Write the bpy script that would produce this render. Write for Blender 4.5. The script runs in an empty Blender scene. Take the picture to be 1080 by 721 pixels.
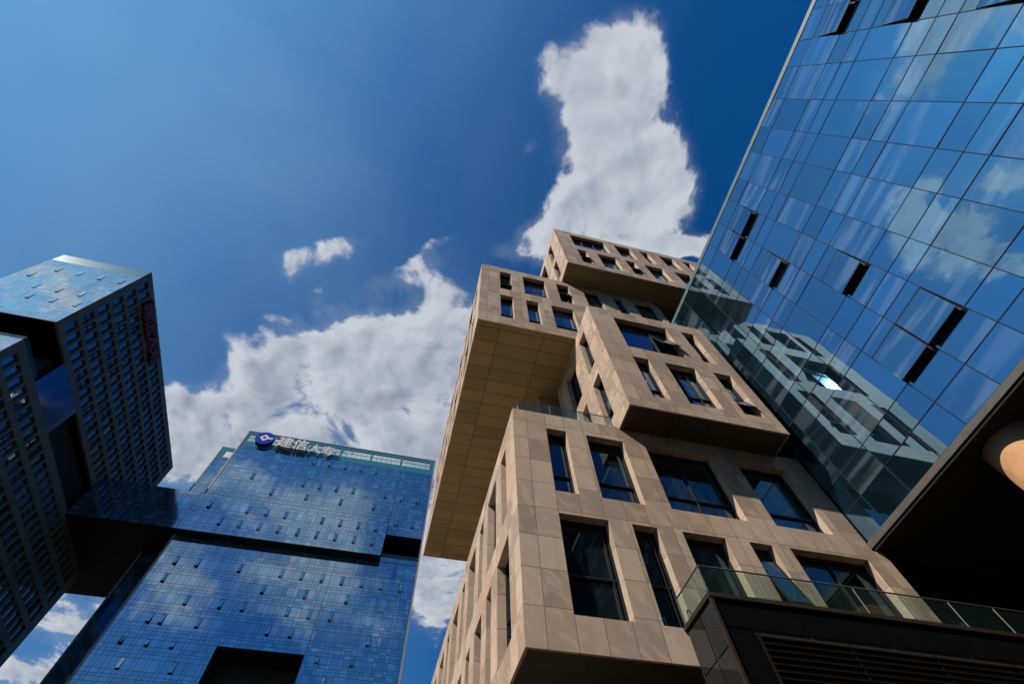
import bpy, math, random
import numpy as np
from mathutils import Vector, Matrix

rnd = random.Random(7)
S = bpy.context.scene
COL = S.collection

# ------------------------------------------------------------------ camera
# world: X right along the facades, Y away from the camera, Z up, eye at the origin (1.6 m above paving)
CAM_R = ((0.97107496, -0.23672532, -0.03121778),      # camera right
         (0.19570395, 0.86398129, -0.46393566),       # camera down
         (0.1367969, 0.44440685, 0.88531868))         # camera forward
F = 499.24                                            # focal length in units of a 1080 px wide frame
cam_d = bpy.data.cameras.new("camera"); cam = bpy.data.objects.new("camera", cam_d); COL.objects.link(cam)
cam_d.sensor_fit = 'HORIZONTAL'; cam_d.sensor_width = 36.0; cam_d.lens = F / 1080 * 36
cam_d.clip_start = 0.05; cam_d.clip_end = 6000
_r, _d, _f = (Vector(v).normalized() for v in CAM_R)
cam.matrix_world = Matrix(((_r.x, -_d.x, -_f.x, 0), (_r.y, -_d.y, -_f.y, 0), (_r.z, -_d.z, -_f.z, 0), (0, 0, 0, 1)))
S.camera = cam

# ------------------------------------------------------------------ light
SUN = Vector((-0.671, -0.305, 0.675)).normalized()
EL = math.asin(SUN.z); AZ = math.atan2(SUN.x, SUN.y)
S.view_settings.view_transform = 'Standard'; S.view_settings.look = 'None'
S.view_settings.exposure = 0.40; S.view_settings.gamma = 1.0
S.view_settings.use_curve_mapping = False
sl = bpy.data.lights.new("sun", 'SUN'); so = bpy.data.objects.new("sun", sl); COL.objects.link(so)
sl.energy = 4.9; sl.angle = math.radians(0.55); sl.color = (1.0, 0.89, 0.76)
so.rotation_euler = SUN.to_track_quat('Z', 'Y').to_euler()
so.location = SUN * 300

S.cycles.max_bounces = 8; S.cycles.glossy_bounces = 5; S.cycles.diffuse_bounces = 4
S.cycles.transparent_max_bounces = 12; S.cycles.caustics_reflective = False; S.cycles.caustics_refractive = False
S.cycles.use_denoising = True
S.cycles.sample_clamp_indirect = 8.0


class NT:
    """tiny helper to write node trees as expressions"""
    def __init__(s, tree): s.t = tree; tree.nodes.clear()
    def n(s, kind, ins=None, **kw):
        nd = s.t.nodes.new(kind)
        for k, v in kw.items(): setattr(nd, k, v)
        for k, v in (ins or {}).items(): s.set(nd.inputs[k], v)
        return nd
    def set(s, sock, v):
        if isinstance(v, bpy.types.NodeSocket): s.t.links.new(v, sock)
        elif isinstance(v, bpy.types.Node): s.t.links.new(v.outputs[0], sock)
        else: sock.default_value = v
    def m(s, op, a, b=0.0, c=0.0, clamp=False):
        nd = s.t.nodes.new('ShaderNodeMath'); nd.operation = op; nd.use_clamp = clamp
        for i, v in enumerate((a, b, c)): s.set(nd.inputs[i], v)
        return nd.outputs[0]
    def v(s, op, a, b=(0, 0, 0)):
        nd = s.t.nodes.new('ShaderNodeVectorMath'); nd.operation = op
        s.set(nd.inputs[0], a); s.set(nd.inputs[1], b)
        return nd.outputs['Value'] if op in ('DOT_PRODUCT', 'LENGTH') else nd.outputs['Vector']
    def mix(s, f, a, b, blend='MIX'):
        nd = s.t.nodes.new('ShaderNodeMix'); nd.data_type = 'RGBA'; nd.blend_type = blend
        s.set(nd.inputs[0], f); s.set(nd.inputs[6], a); s.set(nd.inputs[7], b)
        return nd.outputs[2]
    def smooth(s, x, lo, hi, a=0.0, b=1.0):
        nd = s.t.nodes.new('ShaderNodeMapRange'); nd.interpolation_type = 'SMOOTHSTEP'
        for i, v in enumerate((x, lo, hi, a, b)): s.set(nd.inputs[i], v)
        return nd.outputs[0]
    def noise(s, vec, scale, detail=4.0, rough=0.55, dist=0.0, dim='3D'):
        nd = s.t.nodes.new('ShaderNodeTexNoise'); nd.noise_dimensions = dim
        s.set(nd.inputs['Vector'], vec); nd.inputs['Scale'].default_value = scale
        nd.inputs['Detail'].default_value = detail; nd.inputs['Roughness'].default_value = rough
        nd.inputs['Distortion'].default_value = dist
        return nd.outputs[0]


def sky_dir(px, py):
    x, y = px - 540.0, py - 360.5
    return Vector([CAM_R[0][i] * x + CAM_R[1][i] * y + CAM_R[2][i] * F for i in range(3)])


def build_world():
    w = bpy.data.worlds.new("World"); S.world = w; w.use_nodes = True
    w.cycles.sampling_method = 'MANUAL'; w.cycles.sample_map_resolution = 512
    q = NT(w.node_tree)
    d = q.n('ShaderNodeTexCoord').outputs['Generated']
    sky = q.n('ShaderNodeTexSky', sky_type='NISHITA', sun_disc=False, sun_elevation=EL, sun_rotation=AZ,
              altitude=60.0, air_density=1.0, dust_density=0.6, ozone_density=3.0)
    hsv = q.n('ShaderNodeHueSaturation', {'Saturation': 1.35, 'Value': 1.0, 'Color': sky})
    skyc = q.mix(1.0, hsv, SKY_TINT, 'MULTIPLY')
    sep = q.n('ShaderNodeSeparateXYZ', {0: d})
    z = q.m('MAXIMUM', sep.outputs[2], 0.06)
    px = q.m('DIVIDE', sep.outputs[0], z); py = q.m('DIVIDE', sep.outputs[1], z)
    P = q.n('ShaderNodeCombineXYZ', {0: px, 1: py, 2: 0.0}).outputs[0]
    # the lookup is warped at two scales so that the cloud edges billow and curl
    w1 = q.n('ShaderNodeTexNoise', {'Vector': P, 'Scale': 2.6, 'Detail': 2.0})
    w2 = q.n('ShaderNodeTexNoise', {'Vector': P, 'Scale': 9.0, 'Detail': 3.0})
    Pw = q.v('ADD', P, q.v('MULTIPLY', q.v('SUBTRACT', w1.outputs['Color'], (0.5, 0.5, 0.5)), (0.07, 0.07, 0)))
    Pw = q.v('ADD', Pw, q.v('MULTIPLY', q.v('SUBTRACT', w2.outputs['Color'], (0.5, 0.5, 0.5)), (0.07, 0.07, 0)))

    def plane(a, b, mx=1, my=1):
        v = sky_dir(a, b); return v.x / v.z * mx, v.y / v.z * my
    # cloud masses: where in the sky (given by direction), how wide, how tall, turn, weight
    B = [(345, 392, 60, 46, 0, 1.0), (415, 385, 62, 48, 0, .95), (470, 385, 46, 46, 0, .9), (320, 430, 62, 52, 0, 1.0), (410, 440, 110, 55, 0, 1.15),
         (212, 428, 34, 13, .1, .85), (190, 475, 30, 44, 0, .95), (235, 490, 50, 26, 0, .9), (500, 440, 50, 80, 0, 1.0), (240, 458, 20, 9, .2, -.4), (262, 470, 30, 22, 0, .5),
         (428, 290, 34, 10, -.4, .5), (338, 264, 44, 11, -.1, .62), (303, 284, 12, 9, 0, .6), (455, 262, 26, 5, -.6, .42), 
         (668, 46, 27, 24, .2, .92), (648, 78, 38, 34, -.2, .88), (640, 120, 46, 40, 0, 1.0), (662, 160, 42, 42, 0, 1.0), (690, 185, 30, 36, 0, .8), (640, 205, 40, 34, 0, .85),
         (605, 240, 44, 24, -.4, 1.0), (560, 265, 30, 15, -.2, .9), (665, 222, 48, 30, 0, .8), (615, 255, 56, 22, 0, .65),
         (588, 72, 20, 24, .5, .3), (612, 140, 20, 40, 0, .45), (628, 192, 7, 13, -.3, -.25), (720, 200, 16, 26, 0, .4), (700, 262, 50, 11, 0, .72), (745, 262, 26, 9, 0, .6), (556, 155, 8, 5, 0, .35), (528, 124, 8, 5, 0, .3),
         (85, 650, 44, 26, 0, .8), (20, 722, 60, 18, 0, 1.0), (470, 610, 50, 60, 0, .85), (150, 700, 80, 60, 0, .5),
         ]
    masses = [(plane(a, b), (a, b), rx, ry, t, wt, 1, 1) for a, b, rx, ry, t, wt in B]
    # clouds that show only mirrored in the glass (x mirrored: right tower, y mirrored: the towers on the left)
    R = [(1000, 250, 50, 36, .2, 1.1), (985, 45, 26, 60, .5, .85), (935, 100, 20, 60, .6, .6), (1060, 30, 50, 36, 0, .75), (1055, 190, 40, 26, 0, .6)]
    masses += [(plane(a, b, -1, 1), (a, b), rx, ry, t, wt, -1, 1) for a, b, rx, ry, t, wt in R]
    K = [(205, 600, 58, 32, 0, 0.65), (335, 600, 50, 34, .4, 0.65), (325, 522, 50, 18, 0, 0.52), (245, 515, 32, 20, 0, 0.59), (360, 565, 66, 26, 0, 0.61), (310, 640, 52, 30, 0, 0.48), (235, 550, 46, 14, 0, 0.33), (380, 535, 36, 20, 0, 0.33), (205, 505, 30, 16, 0, 0.44),
         (180, 650, 56, 34, 0, 0.29), (410, 660, 36, 34, 0, 0.23), (60, 310, 110, 70, 0, 0.44), (0, 370, 60, 30, 0, 0.40)]
    masses += [(plane(a, b, 1, -1), (a, b), rx, ry, t, wt, 1, -1) for a, b, rx, ry, t, wt in K]
    tot = None
    for (cx, cy), (a, b), rx, ry, t, wt, mx, my in masses:
        ct, st = math.cos(t), math.sin(t)
        e = 2.0
        ux = plane(a + e * ct, b + e * st, mx, my); vx = plane(a - e * st, b + e * ct, mx, my)
        J = np.array([[(ux[0] - cx) / e * rx, (vx[0] - cx) / e * ry], [(ux[1] - cy) / e * rx, (vx[1] - cy) / e * ry]])
        A = np.linalg.inv(J)
        o = q.v('SUBTRACT', Pw, (cx, cy, 0))
        s1 = q.v('DOT_PRODUCT', o, (A[0, 0], A[0, 1], 0)); s2 = q.v('DOT_PRODUCT', o, (A[1, 0], A[1, 1], 0))
        r2 = q.m('MULTIPLY_ADD', s1, s1, q.m('MULTIPLY', s2, s2))
        g = q.m('MULTIPLY', q.m('POWER', 2.71828, q.m('MULTIPLY', r2, -0.80)), wt)
        tot = g if tot is None else q.m('ADD', tot, g)
    tot = q.m('MINIMUM', tot, 1.15)
    f1 = q.noise(P, 5.0, 9.0, 0.60, 0.35, dim='2D')
    f2 = q.noise(q.v('ADD', P, (-0.028, -0.013, 0)), 5.0, 5.0, 0.60, 0.35, dim='2D')
    f3 = q.noise(P, 2.4, 5.0, 0.55, dim='2D')
    f4 = q.noise(Pw, 26.0, 6.0, 0.65, dim='2D')
    def billow(vec, sc):
        nd = q.n('ShaderNodeTexVoronoi', voronoi_dimensions='2D', feature='SMOOTH_F1')
        q.set(nd.inputs['Vector'], vec); nd.inputs['Scale'].default_value = sc; nd.inputs['Smoothness'].default_value = 0.6
        return nd.outputs['Distance']
    b1 = q.m('ADD', q.m('MULTIPLY', billow(Pw, 9.0), 0.65), q.m('MULTIPLY', billow(Pw, 21.0), 0.35))
    b2 = q.m('ADD', q.m('MULTIPLY', billow(q.v('ADD', Pw, (-0.022, -0.010, 0)), 9.0), 0.65), q.m('MULTIPLY', billow(q.v('ADD', Pw, (-0.010, -0.005, 0)), 21.0), 0.35))
    gate = q.smooth(tot, 0.02, 0.30)
    nz = q.m('ADD', q.m('MULTIPLY', q.m('SUBTRACT', f1, 0.5), 3.4), q.m('MULTIPLY', q.m('SUBTRACT', 0.42, b1), 0.75))
    nz = q.m('ADD', nz, q.m('MULTIPLY', q.m('SUBTRACT', f4, 0.5), 0.5))
    dens = q.m('ADD', q.m('SUBTRACT', tot, 0.42), q.m('MULTIPLY', nz, gate))
    body = q.m('POWER', q.smooth(dens, -0.18, 0.42), 1.3)
    wisp = q.m('MULTIPLY', q.smooth(dens, -0.70, 0.25), q.m('MULTIPLY', q.smooth(tot, 0.10, 0.55), 0.17))                # torn thin edges
    alpha = q.m('MULTIPLY', q.m('MAXIMUM', body, wisp), q.smooth(sep.outputs[2], 0.05, 0.2))
    relief = q.m('ADD', q.m('MULTIPLY', q.m('SUBTRACT', f1, f2), 1.6), q.m('MULTIPLY', q.m('SUBTRACT', b2, b1), 1.1))
    core = q.smooth(dens, 0.2, 1.1)                                        # thick middles and bases are greyer
    low = q.smooth(py, 0.42, 0.85)
    lum = q.m('SUBTRACT', 0.93, q.m('MULTIPLY', core, q.m('ADD', 0.20, q.m('MULTIPLY', low, 0.26))))
    lum = q.m('ADD', q.m('ADD', lum, relief), q.m('MULTIPLY', q.m('SUBTRACT', f3, 0.5), 0.45), clamp=True)
    lum = q.m('MAXIMUM', lum, q.m('SUBTRACT', 0.95, q.m('MULTIPLY', body, 0.95)))
    ccol = q.mix(lum, (2.4, 3.2, 4.9, 1), (8.6, 9.1, 9.9, 1))
    # thin high veil on the sunward side, and the brighter sky round the sun
    veil = q.m('MULTIPLY', q.smooth(q.noise(P, 1.1, 5.0, 0.5, 0.6), 0.10, 0.72), q.smooth(px, 0.42, -0.45))
    veil = q.m('MULTIPLY', veil, 0.60)
    out = q.mix(veil, skyc, (2.3, 4.6, 7.4, 1))
    near = q.smooth(q.v('DOT_PRODUCT', d, tuple(SUN)), 0.60, 0.98)
    out = q.mix(q.m('MULTIPLY', alpha, 0.97), out, ccol)
    out = q.mix(near, out, q.mix(1.0, out, (1.22, 1.26, 1.26, 1), 'MULTIPLY'))
    bg = q.n('ShaderNodeBackground', {'Color': out, 'Strength': 0.0515})
    q.n('ShaderNodeOutputWorld', {'Surface': bg})


SKY_TINT = (0.42, 1.24, 1.56, 1)
build_world()

# ------------------------------------------------------------------ materials
def mat(name):
    m = bpy.data.materials.new(name); m.use_nodes = True
    return m, NT(m.node_tree)


def plain(name, col, rough=0.5, metal=0.0, spec=0.5, var=0.12, scale=3.0):
    m, q = mat(name)
    co = q.n('ShaderNodeTexCoord').outputs['Object']
    n = q.noise(co, scale, 6.0, 0.6)
    c = q.mix(q.smooth(n, .3, .7), tuple(x * (1 - var) for x in col) + (1,), tuple(min(1, x * (1 + var)) for x in col) + (1,))
    b = q.n('ShaderNodeBsdfPrincipled', {'Base Color': c, 'Roughness': rough, 'Metallic': metal, 'Specular IOR Level': spec})
    q.n('ShaderNodeOutputMaterial', {0: b})
    return m


def panel_material(name, base, dark, rough, su, sz, jw, soffit=False, u_off=0.0, v_off=0.0, metal=0.0, var=0.5, joint=0.45, veins=False):
    """cladding panels: joints, a tone for every slab, fine mottling and faint run-off stains; faces pick their axes by normal"""
    m, q = mat(name)
    co = q.n('ShaderNodeTexCoord').outputs['Object']
    nrm = q.n('ShaderNodeNewGeometry').outputs['True Normal']
    s = q.n('ShaderNodeSeparateXYZ', {0: co}); an = q.n('ShaderNodeSeparateXYZ', {0: q.v('ABSOLUTE', nrm)})
    isx = q.m('GREATER_THAN', an.outputs[0], 0.7); isz = q.m('GREATER_THAN', an.outputs[2], 0.7)
    u = q.m('ADD', s.outputs[0], q.m('MULTIPLY', isx, q.m('SUBTRACT', s.outputs[1], s.outputs[0])))
    v = q.m('ADD', s.outputs[2], q.m('MULTIPLY', isz, q.m('SUBTRACT', s.outputs[1], s.outputs[2])))
    uu = q.m('DIVIDE', q.m('SUBTRACT', u, u_off), su); vv = q.m('DIVIDE', q.m('SUBTRACT', v, v_off), sz)
    fu = q.m('FRACT', uu); fv = q.m('FRACT', vv)
    eu = q.m('MULTIPLY', q.m('MINIMUM', fu, q.m('SUBTRACT', 1.0, fu)), su)
    ev = q.m('MULTIPLY', q.m('MINIMUM', fv, q.m('SUBTRACT', 1.0, fv)), sz)
    e = q.m('MINIMUM', eu, ev)
    jn = q.smooth(e, jw * .4, jw, 0.0, 1.0)
    cell = q.n('ShaderNodeCombineXYZ', {0: q.m('FLOOR', uu), 1: q.m('FLOOR', vv), 2: isx}).outputs[0]
    wn = q.n('ShaderNodeTexWhiteNoise', {'Vector': cell}, noise_dimensions='3D')
    off = q.v('ADD', co, q.v('MULTIPLY', wn.outputs['Color'], (9, 9, 9)))
    big = q.noise(off, 0.9, 5.0, 0.6, 0.6); fine = q.noise(off, 38.0, 3.0, 0.65)
    tone = q.m('ADD', q.m('MULTIPLY', wn.outputs['Value'], var), q.m('MULTIPLY', big, 1.0 - var))
    c = q.mix(q.smooth(tone, .18, .82), dark + (1,), base + (1,))
    c = q.mix(q.m('MULTIPLY', q.smooth(fine, .4, .75), .22), c, tuple(x * .62 for x in dark) + (1,))
    st = q.noise(q.v('MULTIPLY', co, (2.2, 2.2, 0.18)), 1.3, 5.0, 0.6)
    c = q.mix(q.m('MULTIPLY', q.smooth(st, .56, .78), 0.28), c, tuple(x * .5 for x in dark) + (1,))
    if veins:                                                     # soft diagonal veining in the stone
        vn = q.noise(q.v('MULTIPLY', q.n('ShaderNodeMapping', {0: off, 2: (.5, .6, .4)}), (1, 1, .25)), 2.2, 4.0, .55, 1.2)
        c = q.mix(q.m('MULTIPLY', q.smooth(vn, .48, .66), .5), c, tuple(x * 1.12 for x in base) + (1,))
        pk = q.noise(co, .35, 3.0, .5)
        c = q.mix(q.m('MULTIPLY', q.smooth(pk, .40, .62), .45), c, q.mix(1.0, c, (1.0, .86, .80, 1), 'MULTIPLY'))
    c = q.mix(jn, tuple(x * joint for x in dark) + (1,), c)
    bump = q.n('ShaderNodeBump', {'Strength': 0.35, 'Distance': 0.01, 'Height': q.m('ADD', q.m('MULTIPLY', jn, 1.0), q.m('MULTIPLY', fine, 0.12))})
    b = q.n('ShaderNodeBsdfPrincipled', {'Base Color': c, 'Roughness': rough, 'Metallic': metal, 'Normal': bump, 'Specular IOR Level': 0.3})
    q.n('ShaderNodeOutputMaterial', {0: b})
    return m


def glass_material(name, tint, body, amount, curtain=0.0, ripple=0.0, rough=0.0, glare=0.0):
    """coated facade glass: a mirror film over a dark room; pale blinds behind some panes; each pane has its own tone"""
    m, q = mat(name)
    co = q.n('ShaderNodeTexCoord').outputs['Object']
    at = q.n('ShaderNodeAttribute', attribute_name='pane', attribute_type='GEOMETRY')
    sp = q.n('ShaderNodeSeparateColor', {0: at.outputs['Color']})
    r1, r2, r3 = sp.outputs
    ge = q.n('ShaderNodeNewGeometry')
    cs = q.m('ABSOLUTE', q.v('DOT_PRODUCT', ge.outputs['True Normal'], ge.outputs['Incoming']))
    fr = q.m('ADD', 0.04, q.m('MULTIPLY', q.m('POWER', q.m('SUBTRACT', 1.0, cs), 5.0), 0.96))
    fac = q.m('ADD', amount, q.m('MULTIPLY', fr, 1.0 - amount), clamp=True)
    fac = q.m('MULTIPLY', fac, q.m('ADD', 0.76, q.m('MULTIPLY', r1, 0.24)))
    gcol = q.mix(r2, tint + (1,), tuple(x * y for x, y in zip(tint, (.86, .96, 1.02))) + (1,))
    args = {'Color': gcol, 'Roughness': rough}
    if ripple:
        bp = q.n('ShaderNodeBump', {'Strength': 1.0, 'Distance': ripple, 'Height': q.noise(q.v('ADD', co, q.v('MULTIPLY', at.outputs['Color'], (5, 5, 5))), 0.55, 1.0, 0.4)})
        args['Normal'] = bp
    gl = q.n('ShaderNodeBsdfGlossy', args)
    if glare:                                                      # rougher lobe added to widen the sun's glint into a halo
        gl = q.n('ShaderNodeMixShader', {0: glare, 1: gl, 2: q.n('ShaderNodeBsdfGlossy', {**args, 'Roughness': .13})})
    bc = q.mix(r3, body + (1,), tuple(x * 2.2 for x in body) + (1,))
    if curtain:
        # blinds and lit ceiling edges behind the pane: level bands, differing from pane to pane
        s = q.n('ShaderNodeSeparateXYZ', {0: co})
        uv = q.n('ShaderNodeCombineXYZ', {0: q.m('MULTIPLY', q.m('ADD', s.outputs[0], s.outputs[1]), 0.12), 1: s.outputs[2], 2: q.m('MULTIPLY', r1, 9.0)}).outputs[0]
        cn = q.noise(uv, 2.2, 1.0, 0.4)
        cm = q.m('MULTIPLY', q.smooth(cn, .47, .64), q.smooth(r3, .30, .9))
        bc = q.mix(q.m('MULTIPLY', cm, curtain), bc, (.42, .50, .58, 1))
    df = q.n('ShaderNodeBsdfDiffuse', {'Color': bc})
    mx = q.n('ShaderNodeMixShader', {0: fac, 1: df, 2: gl})
    q.n('ShaderNodeOutputMaterial', {0: mx})
    return m


def clear_glass(name, tint=(.62, .78, .72), op=.16):
    m, q = mat(name)
    ge = q.n('ShaderNodeNewGeometry')
    cs = q.m('ABSOLUTE', q.v('DOT_PRODUCT', ge.outputs['True Normal'], ge.outputs['Incoming']))
    fr = q.m('ADD', 0.04, q.m('MULTIPLY', q.m('POWER', q.m('SUBTRACT', 1.0, cs), 5.0), 0.96))
    tr = q.n('ShaderNodeBsdfTransparent', {'Color': tint + (1,)})
    gl = q.n('ShaderNodeBsdfGlossy', {'Color': (.9, 1, .97, 1), 'Roughness': 0.0})
    df = q.n('ShaderNodeBsdfDiffuse', {'Color': (.09, .17, .15, 1)})
    a = q.n('ShaderNodeMixShader', {0: op * .35, 1: tr, 2: df})
    b = q.n('ShaderNodeMixShader', {0: q.m('MULTIPLY', fr, .9), 1: a, 2: gl})
    q.n('ShaderNodeOutputMaterial', {0: b})
    return m


M = {}
M['stone'] = panel_material('beige stone', (.44, .342, .262), (.270, .207, .156), .75, 0.715, 1.005, .013, u_off=2.72, v_off=.83, joint=.62, veins=True)
M['soffit'] = panel_material('bronze soffit panels', (.27, .20, .088), (.195, .143, .060), .5, 2.5, .845, .03, v_off=11.3, u_off=2.83, var=.45, joint=.35)
M['shaded_soffit'] = panel_material('shaded soffit panels', (.05, .038, .022), (.036, .028, .017), .55, 1.5, 1.2, .02)  # darker copy of the bronze panels, shade kept in its colour
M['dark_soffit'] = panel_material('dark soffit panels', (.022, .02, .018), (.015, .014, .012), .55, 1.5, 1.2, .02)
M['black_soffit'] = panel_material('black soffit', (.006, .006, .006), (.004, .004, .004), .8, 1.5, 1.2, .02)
M['frame'] = plain('dark window frame', (.016, .017, .019), .7, 0, .15)
M['alu'] = plain('grey aluminium', (.16, .155, .145), .5, .2)
M['mullion'] = plain('dark blue mullion', (.010, .014, .020), .8, 0, .12)
M['pale_mullion'] = plain('pale mullion', (.16, .24, .30), .6, 0, .2)
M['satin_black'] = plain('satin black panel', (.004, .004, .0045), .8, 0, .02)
M['black'] = plain('black void', (.008, .008, .009), .8)
M['window_glass'] = glass_material('stone building window', (.50, .76, 1.0), (.005, .006, .007), .34, .22, .0004, 0, .07)
M['lower_glass'] = glass_material('lower stone building window', (.50, .76, .95), (.004, .006, .006), .13, 0, .0004, 0, .05)
M['tower_glass'] = glass_material('mirror blue glass', (.46, .80, 1.10), (.003, .010, .016), .47, .15, .003)
M['far_glass'] = glass_material('far blue glass', (.62, .80, 1.0), (.009, .038, .058), .47, .2, .0012, .07)
M['grid_glass'] = glass_material('grid tower glass', (.62, .80, 1.0), (.010, .014, .020), .42, .3, .001)
M['link_glass'] = glass_material('blurred link glass', (.5, .7, 1.0), (.008, .014, .03), .22, 0, 0, .14)
M['front_glass'] = glass_material('pale glass', (.82, .92, 1.0), (.06, .085, .10), .62, .1, .0005)
M['podium_glass'] = glass_material('black glass', (.75, .85, 1.0), (.008, .008, .008), .05, 0, .0004)
M['grid_clad'] = panel_material('dark brown cladding', (.12, .098, .078), (.09, .075, .06), .6, 2.25, 4.2, .05, u_off=.7, v_off=2.0)
M['teal'] = plain('teal parapet glass', (.03, .16, .22), .18, 0, .8)
M['trim'] = plain('champagne trim', (.26, .21, .16), .45, .1)
M['coping'] = plain('coping', (.07, .12, .135), .5, .0, .2)
M['dark_ledge'] = plain('brown ledge', (.026, .018, .013), .6, .0, .1)
M['column'] = plain('ochre column plaster', (.34, .185, .09), .7, 0, .3)
M['clear'] = clear_glass('railing glass')
M['screen'] = clear_glass('parapet screen glass', (.80, .92, .95), .5)
M['dim_trim'] = plain('dull metal trim', (.075, .07, .062), .5, 0, .2)
M['steel'] = plain('brushed steel', (.07, .085, .08), .45, .3)
M['emblem'] = plain('emblem blue', (.0, .022, .30), .6, 0, .05)
M['white'] = plain('white sign', (.58, .57, .56), .5)
M['red'] = plain('red sign', (.14, .010, .022), .6)
M['louver'] = plain('dark louvre', (.007, .006, .005), .8, 0, .05)


def ground_mat():
    m, q = mat('plaza paving')
    co = q.n('ShaderNodeTexCoord').outputs['Object']
    br = q.n('ShaderNodeTexBrick', {'Vector': co, 'Color1': (.065, .06, .056, 1), 'Color2': (.05, .047, .044, 1), 'Mortar': (.03, .03, .03, 1), 'Scale': 1.0, 'Mortar Size': .01, 'Brick Width': 1.2, 'Row Height': .6})
    n = q.noise(co, .4, 6.0, .6)
    c = q.mix(q.m('MULTIPLY', n, .5), br.outputs[0], (.04, .04, .038, 1))
    q.n('ShaderNodeOutputMaterial', {0: q.n('ShaderNodeBsdfPrincipled', {'Base Color': c, 'Roughness': .7})})
    return m
M['ground'] = ground_mat()
M['plaza'] = panel_material('pale plaza slabs', (.40, .34, .27), (.33, .28, .22), .7, 1.2, .8, .012)


# ------------------------------------------------------------------ mesh helpers
class MB:
    def __init__(s): s.v = []; s.f = []; s.mi = []; s.pane = []
    def quad(s, a, b, c, d, mi=0, pane=None):
        i = len(s.v); s.v += [tuple(a), tuple(b), tuple(c), tuple(d)]; s.f.append((i, i + 1, i + 2, i + 3)); s.mi.append(mi)
        s.pane.append(pane or (.5, .5, .5))
    def box(s, x0, x1, y0, y1, z0, z1, mi=0):
        p = [(x, y, z) for x in (x0, x1) for y in (y0, y1) for z in (z0, z1)]
        i = len(s.v); s.v += p
        for f in ((0, 1, 3, 2), (4, 6, 7, 5), (0, 4, 5, 1), (2, 3, 7, 6), (0, 2, 6, 4), (1, 5, 7, 3)):
            s.f.append(tuple(i + k for k in f)); s.mi.append(mi); s.pane.append((.5, .5, .5))
    def obox(s, pl, u0, u1, w0, w1, n0, n1, mi=0):
        """box in a facade's own axes: along, up, inward"""
        i = len(s.v); s.v += [pl(u, w, n) for u in (u0, u1) for w in (w0, w1) for n in (n0, n1)]
        for f in ((0, 1, 3, 2), (4, 6, 7, 5), (0, 4, 5, 1), (2, 3, 7, 6), (0, 2, 6, 4), (1, 5, 7, 3)):
            s.f.append(tuple(i + k for k in f)); s.mi.append(mi); s.pane.append((.5, .5, .5))
    def tube(s, a, b, r, n=10, mi=0):
        a = Vector(a); b = Vector(b); ax = (b - a).normalized()
        t = ax.orthogonal().normalized(); u = ax.cross(t); i = len(s.v)
        for c in (a, b):
            for k in range(n):
                an = 2 * math.pi * k / n; s.v.append(tuple(c + t * (r * math.cos(an)) + u * (r * math.sin(an))))
        for k in range(n):
            s.f.append((i + k, i + (k + 1) % n, i + n + (k + 1) % n, i + n + k)); s.mi.append(mi); s.pane.append((.5, .5, .5))
        for o in (0, n):
            s.f.append(tuple(i + o + k for k in range(n))); s.mi.append(mi); s.pane.append((.5, .5, .5))
    def build(s, name, mats, parent=None, smooth=False):
        me = bpy.data.meshes.new(name); me.from_pydata(s.v, [], s.f)
        mats = mats if isinstance(mats, (list, tuple)) else [mats]
        for m in mats: me.materials.append(M[m] if isinstance(m, str) else m)
        me.polygons.foreach_set('material_index', s.mi)
        if smooth: me.polygons.foreach_set('use_smooth', [True] * len(s.f))
        at = me.color_attributes.new('pane', 'FLOAT_COLOR', 'CORNER')
        buf = []
        for f, p in zip(s.f, s.pane): buf += [p[0], p[1], p[2], 1.0] * len(f)
        at.data.foreach_set('color', buf)
        me.update()
        o = bpy.data.objects.new(name, me); COL.objects.link(o)
        if parent is not None:
            o.parent = parent; o.matrix_parent_inverse = PINV[parent.name]
        return o


PINV = {}
def keep(o):
    PINV[o.name] = Matrix.Translation(-Vector(o.location)); return o
def child_ok(o):
    """lets a mesh built in world coordinates carry sub-parts built in world coordinates"""
    PINV[o.name] = Matrix.Identity(4); return o
def thing(name, label, cat, loc, group=None):
    o = bpy.data.objects.new(name, None); COL.objects.link(o); o.location = loc; o.empty_display_size = 2
    o['label'] = label; o['category'] = cat
    if group: o['group'] = group
    return keep(o)
def front(Y): return lambda u, w, n=0.0: (u, Y + n, w)            # a face looking at -Y
def left(X): return lambda u, w, n=0.0: (X + n, u, w)             # a face looking at -X
def right(X): return lambda u, w, n=0.0: (X - n, u, w)            # a face looking at +X
def rp(): return (rnd.random(), rnd.random(), rnd.random())


def wall(mb, pl, u0, u1, w0, w1, holes=(), depth=.35, mi=0):
    """a wall sheet with openings and their reveals"""
    us = sorted({u0, u1, *[h[0] for h in holes], *[h[1] for h in holes]}); ws = sorted({w0, w1, *[h[2] for h in holes], *[h[3] for h in holes]})
    us = [u for u in us if u0 <= u <= u1]; ws = [w for w in ws if w0 <= w <= w1]
    for a, b in zip(us, us[1:]):
        for c, d in zip(ws, ws[1:]):
            m, n = (a + b) / 2, (c + d) / 2
            if any(h[0] < m < h[1] and h[2] < n < h[3] for h in holes): continue
            mb.quad(pl(a, c), pl(b, c), pl(b, d), pl(a, d), mi)
    for a, b, c, d in holes:
        for p, r in (((a, c), (a, d)), ((b, c), (b, d)), ((a, c), (b, c)), ((a, d), (b, d))):
            mb.quad(pl(*p), pl(*r), pl(*r, depth), pl(*p, depth), mi)


def tilt_quad(mb, pl, a, b, c, d, n, amp, pane, mi=0):
    tu, tw = rnd.gauss(0, amp), rnd.gauss(0, amp); hu, hw = (b - a) / 2, (d - c) / 2
    f = lambda su, sw: n + tu * su * hu + tw * sw * hw
    mb.quad(pl(a, c, f(-1, -1)), pl(b, c, f(1, -1)), pl(b, d, f(1, 1)), pl(a, d, f(-1, 1)), mi, pane)


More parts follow.
